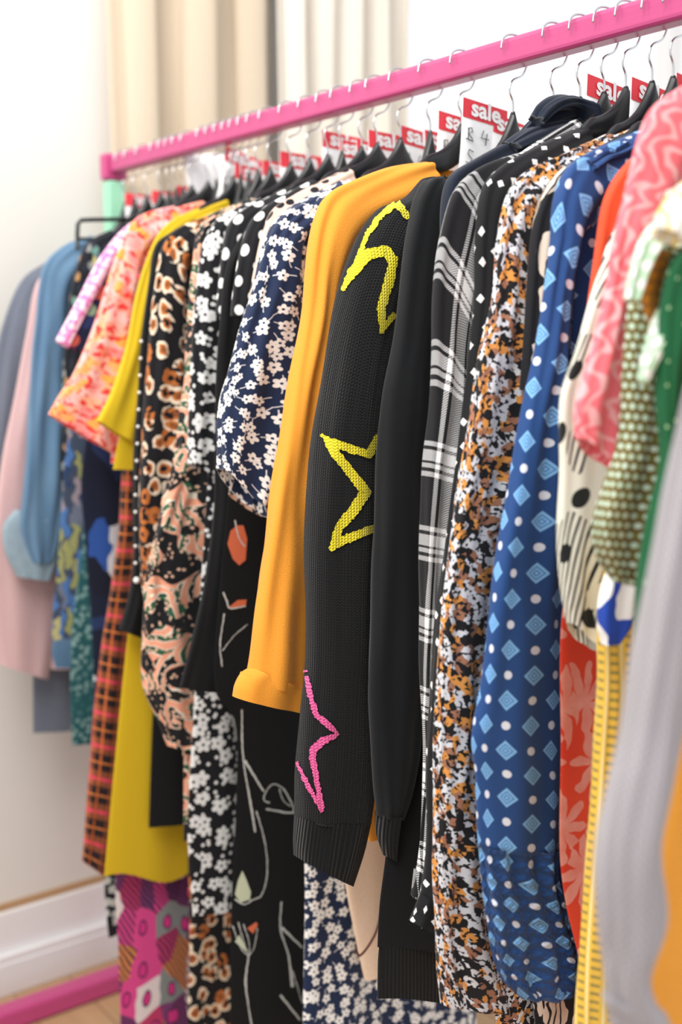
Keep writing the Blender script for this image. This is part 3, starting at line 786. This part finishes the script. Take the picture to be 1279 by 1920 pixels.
for pl, w in (([(453, 1330), (454, 1400), (458, 1440), (470, 1510), (478, 1560)], [3, 4, 3, 5, 4]), ([(458, 1425), (494, 1484)], [6, 4]), ([(480, 1520), (496, 1580), (500, 1640), (488, 1680), (468, 1688)], 3),
              ([(505, 1505), (494, 1500), (500, 1480), (512, 1470), (530, 1478), (548, 1510), (550, 1523), (498, 1517)], [3, 3, 3, 3, 3, 3, 4, 5]), ([(523, 1478), (530, 1500), (545, 1512)], 2),
              ([(527, 1690), (525, 1740), (540, 1790), (548, 1850)], [3, 4, 4, 7]), ([(527, 1738), (566, 1776)], [6, 4]), ([(548, 1820), (560, 1860), (566, 1880)], 2), ([(525, 1865), (562, 1912)], [5, 4]),
              ([(436, 1735), (450, 1775), (466, 1790), (476, 1775), (482, 1740)], 2), ([(446, 1728), (458, 1770), (466, 1790)], 2), ([(456, 1732), (466, 1765), (468, 1790)], 2), ([(466, 1788), (460, 1840), (466, 1890), (472, 1925)], [3, 5, 3, 4]),
              ([(440, 1685), (456, 1695), (472, 1688)], 3), ([(418, 1110), (424, 1125), (430, 1140), (460, 1136)], [3, 4, 4, 3]), ([(420, 1150), (412, 1210), (416, 1250)], 3), ([(416, 1220), (440, 1190), (464, 1170)], 2), ([(440, 975), (446, 1005), (458, 1025)], 3)):
    w = w if isinstance(w, list) else [w]*len(pl); q = cr([p+(v,) for p, v in zip(pl, w)], len(pl)*4); drape(mb, bv, [(a[0], a[1]) for a in q], [a[2]*.8 for a in q], 1, 3, jag=.5)
for pl, mi in (([(454, 1632), (446, 1650), (440, 1676), (450, 1692), (468, 1686), (470, 1672), (462, 1650)], 2), ([(463, 1740), (480, 1728), (483, 1734), (474, 1750)], 3), ([(440, 1765), (448, 1752), (460, 1775), (464, 1786)], 2),
               ([(444, 985), (456, 985), (463, 1010), (460, 1050), (448, 1060), (436, 1048), (426, 1020), (432, 995)], 3), ([(426, 1140), (445, 1125), (462, 1124), (460, 1136), (440, 1142)], 3), ([(400, 1075), (408, 1082), (414, 1096), (404, 1100)], 3)):
    drape_fill(mb, bv, pl, mi)
mb.build('body', [MATS['black_crepe'], MATS['chalk_line'], MATS['chalk_cream'], MATS['chalk_coral']], line)
G('polka_blouse', 'black blouse with white polka dots, the nearer of two alike with a straight short sleeve', 'blouse', 1.325, 'polka_print',
  [(520, 430), (470, 560), (462, 700)],
  [(585, 335, 595, 390), (545, 358, 560, 410), (500, 385, 530, 430), (470, 415, 512, 450), (450, 470, 504, 482), (438, 540, 500, 545), (433, 592, 498, 604)], dict(b=.013))
G('blush_blouse', 'blush pink blouse with black dots peeking out left of the navy flowered dress', 'blouse', 1.29, 'blush_dot_print',
  [(560, 430), (480, 700), (460, 860)],
  [(650, 315, 660, 365), (600, 340, 615, 390), (545, 368, 575, 420), (512, 392, 545, 440), (494, 430, 535, 460), (478, 500, 530, 515), (465, 580, 525, 590), (455, 660, 515, 670), (444, 770, 505, 770), (434, 870, 496, 870), (429, 925, 490, 968)], dict(b=.014))
G('navy_flower_dress', 'navy dress covered in small white flowers', 'dress', 1.24, 'navy_flower_print',
  [(600, 420), (575, 900), (566, 1500), (572, 1650), (568, 1920), (566, 2080)],
  [(650, 335, 660, 390), (600, 358, 620, 420), (552, 384, 590, 440), (518, 410, 575, 460), (495, 455, 570, 490), (475, 540, 572, 560), (450, 620, 570, 640), (425, 710, 560, 730), (409, 800, 535, 850), (411, 876, 496, 970)], dict(b=.024, fold=.005, crease=.0015), bd=dict(fold=.012, T=.02))
r = G('peach_blouse', 'pale peach blouse whose lower edge shows between the two black sleeves', 'blouse', 1.18, 'peach_crepe',
  [(640, 420), (630, 1000), (632, 1500), (646, 1640), (664, 1740), (684, 1835)], bd=dict(fold=.006, T=.016))
P = [on_y(x, y, 1.155) for x, y in ((716, 1700), (706, 1745), (690, 1775), (674, 1792), (668, 1780))]
m = M(); m.tube(cr([tuple(p) for p in P], 20), .0016, 8); m.build('cord', MATS['maroon_cord'], r)
r = G('orange_blouse', 'bright orange blouse with a wide turned-back cuff', 'blouse', 1.12, 'orange_crepe',
  [(650, 420), (630, 700), (620, 1100), (650, 1400), (692, 1572)],
  [(792, 300, 806, 360), (740, 308, 765, 400), (650, 342, 700, 440), (613, 366, 662, 480), (594, 410, 645, 510), (580, 480, 634, 545), (562, 600, 628, 612), (536, 750, 614, 750), (511, 900, 600, 900), (490, 1050, 594, 1050), (471, 1200, 586, 1200), (462, 1275, 580, 1305)], dict(b=.022, fold=.0045))
sleeve_mesh(1.12, [(470, 1250, 576, 1296), (452, 1262, 574, 1304), (440, 1284, 572, 1318), (436, 1306, 570, 1334)], .027, .003, 9, n=40, inner=.03).build('turned_cuff', MATS['orange_crepe'], r)
# ---- star jumper
star = empty('star_jumper', (0, 1.03, 1.3)); tag(star, 'black knitted jumper with yellow and pink star outlines on the sleeve', 'jumper'); 
ms = sleeve_mesh(1.03, [(800, 330, 820, 430), (765, 364, 800, 470), (715, 386, 775, 520), (682, 424, 765, 580), (656, 480, 750, 640), (636, 545, 735, 680), (618, 630, 722, 720), (592, 780, 712, 790), (580, 880, 710, 880), (573, 1000, 706, 1000), (572, 1240, 700, 1240), (562, 1340, 702, 1340), (554, 1440, 702, 1440), (553, 1535, 692, 1535)], .032, .002, 11, n=150, nphi=72, inner=0)
bv = BVHTree.FromPolygons(ms.v, ms.f); RR = random.Random(3)
for pl, w, mi in (([(608, 818), (628, 832), (690, 852), (700, 835), (712, 802)], [6, 16, 14, 14, 10], 1), ([(604, 814), (630, 852), (660, 890), (684, 922), (660, 960), (635, 988), (620, 1032)], [4, 17, 18, 20, 20, 17, 6], 1), ([(618, 1030), (640, 1014), (705, 988)], [8, 18, 14], 1),
                  ([(748, 380), (714, 406), (690, 440), (666, 500), (646, 545)], [11, 11, 9, 8, 4], 1), ([(744, 382), (766, 410)], [14, 12], 1), ([(642, 545), (662, 512), (690, 478), (722, 470), (738, 492)], [6, 18, 20, 20, 18], 1), ([(738, 480), (728, 530), (714, 575), (714, 625)], [16, 18, 16, 8], 1), ([(714, 618), (740, 588)], [10, 14], 1),
                  ([(572, 1246), (582, 1300), (592, 1338), (618, 1362), (634, 1378)], [8, 10, 10, 12, 4], 2), ([(632, 1377), (606, 1388), (586, 1408), (590, 1440), (604, 1520)], [6, 16, 14, 11, 8], 2), ([(558, 1428), (578, 1472), (604, 1522)], [5, 9, 6], 2)):
    drape(ms, bv, pl, w, mi, 3.5, .0014, jag=1.6, rng=RR)
ms.build('sleeve', [MATS['black_knit'], MATS['yellow_yarn'], MATS['pink_yarn']], star)
sleeve_mesh(1.03, [(553, 1530, 692, 1532), (551, 1580, 676, 1596), (554, 1606, 655, 1657)], .033, .002, 12, n=50, nphi=96).build('ribbed_cuff', MATS['black_rib'], star)
body_mesh(1.03, [(735, 430), (722, 700), (715, 1000), (720, 1380)], sh=HF(1.03, star)).build('body', MATS['black_knit'], star)
# ---- black sweatshirt
sw = empty('black_sweatshirt', (0, .965, 1.3)); tag(sw, 'plain black sweatshirt with a slim cuffed sleeve, right of the star jumper', 'sweatshirt'); 
sleeve_mesh(.965, [(826, 326, 842, 352), (803, 330, 838, 390), (784, 362, 836, 440), (775, 392, 834, 480), (758, 470, 832, 550), (736, 640, 830, 645), (716, 740, 826, 760), (706, 860, 820, 880), (700, 1050, 810, 1060), (693, 1280, 802, 1280), (696, 1400, 788, 1400), (700, 1480, 768, 1480), (704, 1530, 752, 1530)], .026, .003, 13, inner=0).build('sleeve', MATS['black_fleece'], sw)
sleeve_mesh(.965, [(704, 1525, 752, 1525), (706, 1565, 746, 1568), (720, 1604, 742, 1614)], .018, .001, 13, n=30).build('cuff', MATS['black_rib'], sw)
body_mesh(.965, [(830, 430), (770, 900), (740, 1450), (722, 1620), (712, 1700), (708, 1780)], fold=.004, T=.016, tilt=.3, sh=HF(.965, sw)).build('body', MATS['black_fleece'], sw)
body_mesh(.965, [(712, 1768), (709, 1800), (708, 1876)], fold=.003, T=.017, neck=0, dip=0, tilt=.3, band=True).build('ribbed_hem', MATS['black_rib'], sw)
# ---- navy hoodie
hd = empty('navy_hoodie', (0, .925, 1.3)); tag(hd, 'dark navy hoodie with its hood bunched up at the hanger', 'hoodie'); 
sleeve_mesh(.925, [(1010, 235, 1030, 320), (955, 262, 980, 350), (888, 297, 925, 385), (848, 326, 890, 420), (834, 370, 880, 480), (830, 450, 876, 560), (828, 600, 868, 610), (826, 800, 860, 800), (815, 1000, 850, 1000), (800, 1250, 835, 1250)], .02, .003, 14).build('sleeve', MATS['navy_fleece'], hd)
body_mesh(.925, [(880, 400), (850, 900), (830, 1350)], sh=HF(.925, hd)).build('body', MATS['navy_fleece'], hd)
mh = M()
for i, (rw, dy) in enumerate((([(950, 262, 968, 290), (985, 236, 1010, 280), (1030, 222, 1050, 270), (1080, 215, 1090, 262)], .0), ([(975, 246, 985, 268), (1000, 215, 1020, 250), (1040, 192, 1062, 236), (1085, 195, 1102, 240)], .012), ([(1000, 215, 1012, 240), (1012, 193, 1030, 225), (1040, 176, 1050, 212), (1070, 177, 1078, 212), (1090, 200, 1088, 240), (1094, 225, 1080, 262)], -.006))):
    sleeve_mesh(.915+dy, rw, .03, .003, 20+i, n=40, inner=0, m=mh)
mh.build('hood', MATS['navy_fleece'], hd)
# ---- plaid shirt
pl_ = G('plaid_shirt', 'black and white plaid shirt with its collar showing', 'shirt', .89, 'black_white_plaid',
  [(905, 420), (880, 900), (840, 1250), (812, 1475)],
  [(990, 278, 1010, 340), (945, 292, 970, 380), (900, 312, 938, 430), (864, 342, 918, 480), (842, 385, 905, 560), (824, 470, 893, 620), (816, 560, 884, 680), (813, 660, 876, 740), (806, 770, 868, 800), (793, 880, 856, 900), (787, 1000, 842, 1010), (788, 1150, 828, 1150), (794, 1320, 818, 1320), (797, 1450, 814, 1450), (790, 1560, 808, 1560), (778, 1680, 800, 1700)], dict(b=.018, fold=.003))
sleeve_mesh(.884, [(975, 286, 992, 318), (1010, 262, 1034, 300), (1045, 240, 1066, 282), (1076, 222, 1096, 262)], .007, .0012, 15, n=40, inner=0).build('collar', MATS['black_white_plaid'], pl_)
G('square_dot_shirt', 'black shirt with scattered white squares, between the plaid shirt and the animal print', 'shirt', .86, 'square_dot_print',
  [(935, 430), (905, 900), (850, 1400), (820, 1680), (785, 1740)],
  [(1085, 235, 1100, 290), (1040, 255, 1060, 320), (990, 280, 1020, 350), (942, 308, 980, 390), (910, 345, 955, 440), (897, 420, 945, 480), (888, 560, 935, 580), (875, 700, 920, 710), (856, 850, 905, 860), (838, 1000, 892, 1000), (822, 1130, 872, 1130), (808, 1300, 862, 1300), (800, 1450, 852, 1450), (800, 1600, 852, 1600), (792, 1680, 848, 1690), (772, 1728, 830, 1762)], dict(b=.014))
G('animal_print_dress', 'orange, black and white animal print dress with a long soft sleeve', 'dress', .825, 'abstract_animal_print',
  [(1000, 450), (960, 900), (915, 1400), (905, 1700), (925, 1880), (940, 1990)],
  [(1195, 222, 1215, 280), (1130, 250, 1160, 320), (1045, 292, 1085, 380), (986, 320, 1045, 430), (954, 362, 1020, 470), (934, 450, 1012, 530), (922, 560, 1006, 600), (896, 690, 996, 720), (866, 870, 980, 880), (838, 1050, 950, 1060), (820, 1250, 925, 1260), (815, 1450, 910, 1460), (815, 1650, 920, 1660), (820, 1800, 935, 1810), (828, 1882, 955, 1898)], dict(b=.024, fold=.005, crease=.0015))
G('leaf_print_dress', 'black dress with large cream leaves, squeezed in left of the blue blouse', 'dress', .798, 'cream_leaf_print',
  [(1040, 440), (1005, 700), (980, 1200), (970, 1700), (1000, 1880), (1010, 1990)],
  [(1190, 235, 1205, 290), (1120, 275, 1150, 340), (1060, 310, 1095, 380), (1025, 350, 1070, 420), (1003, 410, 1055, 460), (990, 510, 1045, 530), (982, 620, 1035, 640), (974, 730, 1022, 735)], dict(b=.012))
bl = G('blue_blouse', 'royal blue blouse with light blue diamonds, white dots and a smocked cuff', 'blouse', .765, 'blue_diamond_print',
  [(1095, 380), (1072, 620), (1062, 900), (1060, 1400), (1048, 1640), (1080, 1800)],
  [(1215, 232, 1235, 300), (1180, 248, 1205, 330), (1120, 276, 1150, 380), (1070, 308, 1110, 420), (1047, 362, 1088, 450), (1037, 440, 1078, 490), (1010, 600, 1068, 620), (980, 760, 1055, 770), (950, 930, 1052, 930), (920, 1110, 1053, 1110), (900, 1290, 1057, 1290), (884, 1385, 1059, 1390), (892, 1460, 1056, 1470), (900, 1590, 1046, 1598)], dict(b=.026, fold=.003, inner=0, u0=.012))
o = sleeve_mesh(.765, [(900, 1585, 1046, 1593), (903, 1640, 1042, 1648), (909, 1710, 1062, 1715), (922, 1785, 1088, 1780), (946, 1845, 1104, 1838), (975, 1872, 1098, 1856)], .028, .004, 17, n=120, nphi=90, crease=.003, u0=.012)
o.build('smocked_cuff', MATS['blue_diamond_smocked'], bl)['label'] = 'smocked cuff'
m = sleeve_mesh(.757, [(1100, 300, 1105, 325), (1125, 284, 1135, 308), (1150, 276, 1160, 300), (1172, 262, 1182, 290)], .008, .003, 18, n=40, inner=0, crease=.002); m.build('neck_ruffle', MATS['blue_diamond_print'], bl)
G('red_dress', 'orange-red dress with pale leaves between the blue blouse and the cream dotted top', 'dress', .733, 'red_leaf_print',
  [(1150, 420), (1110, 700), (1075, 1000), (1052, 1180), (1052, 1400), (1050, 1600), (1062, 1700), (1086, 1800), (1090, 1860), (1092, 1990)], bd=dict(fold=.010))
G('vermilion_top', 'plain vermilion top with a narrow sleeve right of the blue blouse', 'top', .712, 'vermilion_crepe',
  [(1165, 430), (1110, 700), (1105, 800)],
  [(1255, 240, 1265, 300), (1200, 285, 1220, 350), (1162, 325, 1195, 400), (1138, 370, 1182, 440), (1124, 430, 1172, 480), (1108, 530, 1160, 550), (1097, 620, 1148, 640), (1086, 710, 1130, 720)], dict(b=.012))
G('cream_dot_top', 'cream top with black dots and fine black line marks', 'top', .69, 'cream_dot_print',
  [(1185, 450), (1140, 800), (1130, 1100)],
  [(1220, 350, 1240, 380), (1182, 390, 1212, 420), (1156, 428, 1195, 460), (1131, 495, 1180, 515), (1103, 575, 1165, 590), (1079, 660, 1156, 675), (1053, 740, 1152, 760), (1050, 880, 1150, 890), (1046, 1000, 1142, 1010), (1053, 1110, 1135, 1130), (1066, 1165, 1116, 1222)], dict(b=.018, fold=.004))
G('yellow_woven_dress', 'long narrow yellow woven garment with rows of dark stitches', 'dress', .668, 'yellow_weave', None,
  [(1200, 800, 1250, 800), (1180, 900, 1225, 900), (1150, 1000, 1205, 1000), (1122, 1140, 1186, 1140), (1119, 1300, 1182, 1300), (1110, 1470, 1168, 1470), (1098, 1640, 1152, 1640), (1087, 1800, 1142, 1800), (1079, 1960, 1146, 1960)], dict(b=.016, fold=.002), dict(hw=.12, hem=.62))
G('blue_white_top', 'scrap of a blue and white top above the yellow woven garment', 'top', .647, 'blue_white_print', None,
  [(1195, 900, 1235, 900), (1160, 1010, 1205, 1010), (1126, 1110, 1190, 1110), (1121, 1180, 1180, 1172), (1128, 1210, 1160, 1205)], dict(b=.014, fold=.003), dict(hw=.13, hem=1.0))
G('swirl_blouse', 'coral pink blouse with pale swirls and a long pointed short sleeve', 'blouse', .624, 'coral_swirl_print',
  [(1290, 330), (1230, 500), (1215, 700)],
  [(1330, 130, 1370, 240), (1275, 158, 1330, 270), (1228, 195, 1310, 300), (1202, 250, 1295, 330), (1185, 310, 1280, 365), (1167, 380, 1248, 410), (1149, 450, 1222, 465), (1138, 520, 1198, 530), (1120, 600, 1182, 612), (1098, 684, 1175, 692), (1079, 760, 1170, 772), (1083, 818, 1150, 880)], dict(b=.02, fold=.004))
gw = G('green_woven_top', 'olive green woven top with white knots and a pale green ruffled armhole', 'top', .594, 'green_weave', None,
  [(1205, 490, 1250, 510), (1182, 530, 1245, 545), (1172, 600, 1250, 620), (1168, 700, 1258, 720), (1160, 820, 1252, 830), (1132, 910, 1242, 920), (1112, 985, 1230, 990), (1120, 1045, 1208, 1052), (1150, 1090, 1192, 1100)], dict(b=.018, fold=.003))
sleeve_mesh(.570, [(1290, 400, 1285, 450), (1240, 405, 1250, 455), (1205, 440, 1226, 478), (1184, 500, 1210, 515), (1172, 560, 1196, 566)], .014, .003, 21, n=60, inner=0, crease=.001).build('armhole_ruffle', MATS['pale_green_weave'], gw)
sleeve_mesh(.563, [(1330, 540, 1330, 640), (1285, 550, 1290, 632), (1248, 580, 1256, 640), (1226, 622, 1238, 660), (1206, 676, 1218, 700), (1200, 715, 1210, 720)], .014, .003, 22, n=60, inner=0, crease=.001).build('sleeve_ruffle', MATS['pale_green_weave'], gw)
sleeve_mesh(.578, [(1205, 470, 1255, 470), (1198, 510, 1245, 515), (1203, 560, 1232, 566), (1218, 605, 1228, 608)], .008, .001, 23, n=40, inner=0).build('lining', MATS['ochre_mesh'], gw)
G('green_dress', 'emerald green dress at the right edge behind the pale green ruffle', 'dress', .556, 'green_crepe', None,
  [(1320, 440, 1380, 460), (1262, 480, 1340, 500), (1238, 560, 1320, 570), (1232, 640, 1300, 650), (1230, 740, 1290, 750), (1235, 860, 1290, 870), (1212, 980, 1270, 990), (1195, 1100, 1250, 1110), (1192, 1230, 1230, 1240), (1186, 1330, 1215, 1335)], dict(b=.012, fold=.004), dict(hem=.7))
G('yellow_blouse', 'white and yellow blouse at the right edge above the green woven top', 'blouse', .526, 'yellow_blouse_print', None,
  [(1340, 300, 1400, 330), (1282, 330, 1350, 380), (1252, 360, 1310, 420), (1232, 395, 1290, 450), (1228, 420, 1285, 470)], dict(b=.012, fold=.003))
G('amber_cardigan', 'amber orange cardigan in the bottom right corner', 'cardigan', .495, 'amber_knit', None,
  [(1310, 800, 1420, 800), (1290, 1100, 1410, 1100), (1262, 1320, 1400, 1320), (1240, 1500, 1390, 1500), (1218, 1700, 1370, 1700), (1200, 1840, 1350, 1850), (1215, 1990, 1340, 2000)], dict(b=.014, fold=.003), dict(hem=.85))
G('lilac_jumper', 'lilac grey knitted jumper with a full drooping sleeve, nearest at the right', 'jumper', .46, 'lilac_knit', None,
  [(1400, 480, 1480, 520), (1340, 590, 1420, 610), (1285, 720, 1385, 730), (1258, 850, 1365, 860), (1236, 970, 1345, 980), (1214, 1090, 1322, 1100), (1192, 1240, 1298, 1250), (1173, 1370, 1275, 1380), (1146, 1475, 1257, 1490), (1124, 1590, 1240, 1600), (1120, 1710, 1248, 1714), (1134, 1840, 1216, 1832), (1150, 1930, 1262, 1935)], dict(b=.022, fold=.004))

# ---- hangers (one inside every garment) and the tags hooked over them
for Y, sf, tip, lab in sorted(HANG, key=lambda h: h[0]):
    hanger_root(Y, 'black plastic hanger inside the '+' '.join(lab.split()[:11]).rstrip(','), sf, tip)
def on_x(px, py, X): d = ray(px, py); return CAM+d*((X-CAM.x)/d.x)
for px, py, rz, roll, w, h, blank, lab in (
    (1268, 136, 0, .12, .074, .105, 0, 'red and white sale tag cut off by the right edge, above the coral swirl blouse'),
    (1184, 144, 0, .12, .074, .11, 0, 'red and white sale tag left of the coral swirl blouse, second from the right edge'),
    (1101, 138, 0, .12, .080, .115, 0, 'red and white sale tag between the two tall black hanger tips right of the hood'),
    (926, 212, 0, .16, .062, .085, 0, 'smaller low sale tag just left of the navy hood'),
    (868, 182, 0, .10, .078, .12, 0, 'large upright sale tag behind the hanger tip of the orange blouse'),
    (822, 207, 0, .10, .074, .09, 0, 'sale tag half hidden by the hanger tip of the orange blouse'),
    (796, 243, 0, .05, .06, .08, 0, 'sale tag mostly hidden just left of the large hanger tip over the orange blouse'),
    (752, 235, 0, .12, .07, .085, 0, 'pale sale tag above the middle of the orange shoulder'),
    (690, 243, 0, .04, .078, .085, 0, 'wide sale tag above the blush dotted blouse'),
    (668, 262, 0, .04, .066, .08, 0, 'sale tag tucked left of the wide one above the blush dotted blouse'),
    (636, 262, 0, .02, .062, .08, 0, 'sale tag in the middle of the cluster left of the orange blouse'),
    (604, 244, 0, .06, .078, .10, 0, 'highest sale tag of the cluster left of the orange blouse'),
    (524, 283, 0, .02, .09, .10, 0, 'sale tag below the dark curtain edge'),
    (492, 300, 0, .02, .075, .09, 0, 'sale tag left of the one below the dark curtain edge'),
    (440, 306, 0, .1, .085, .11, 0, 'blurred sale tag under the rail above the polka dot blouse'),
    (424, 274, 0, .25, .075, .10, 0, 'tilted sale tag hanging high under the rail'),
    (342, 292, 0, -.15, .13, .09, 1, 'large blank white card under the far half of the rail'),
    (330, 348, 0, -.02, .085, .10, 0, 'sale tag beneath the large blank white card'),
    (284, 357, 0, .0, .085, .10, 0, 'sale tag second from the far end of the rail'),
    (233, 362, 0, .0, .085, .10, 0, 'sale tag nearest the mint green post')):
    p = on_x(px, py, .012); yh = min((q_[0] for q_ in HANG), key=lambda v: abs(v-.012-p.y))-.012; p = on_y(px, py, yh); tag_root(p.y, p.x, p.z, rz, roll, lab, w, h, blank)
# ---- curtains
XL = on_y(212, 300, WALL_Y-.05).x; XM = on_y(524, 150, WALL_Y-.05).x; XR = on_y(772, 150, WALL_Y-.05).x
curtain('curtain', XL, XM-.012, WALL_Y-.055, .04, 2.7, 3, .026, MATS['curtain_cloth'], 'wide beige curtain behind the far end of the rail', seed=4, ph=1.)
curtain('curtain', XM, XR, WALL_Y-.045, .04, 2.7, 5, .026, MATS['curtain_pale'], 'paler gathered curtain beside the bright window', seed=9)
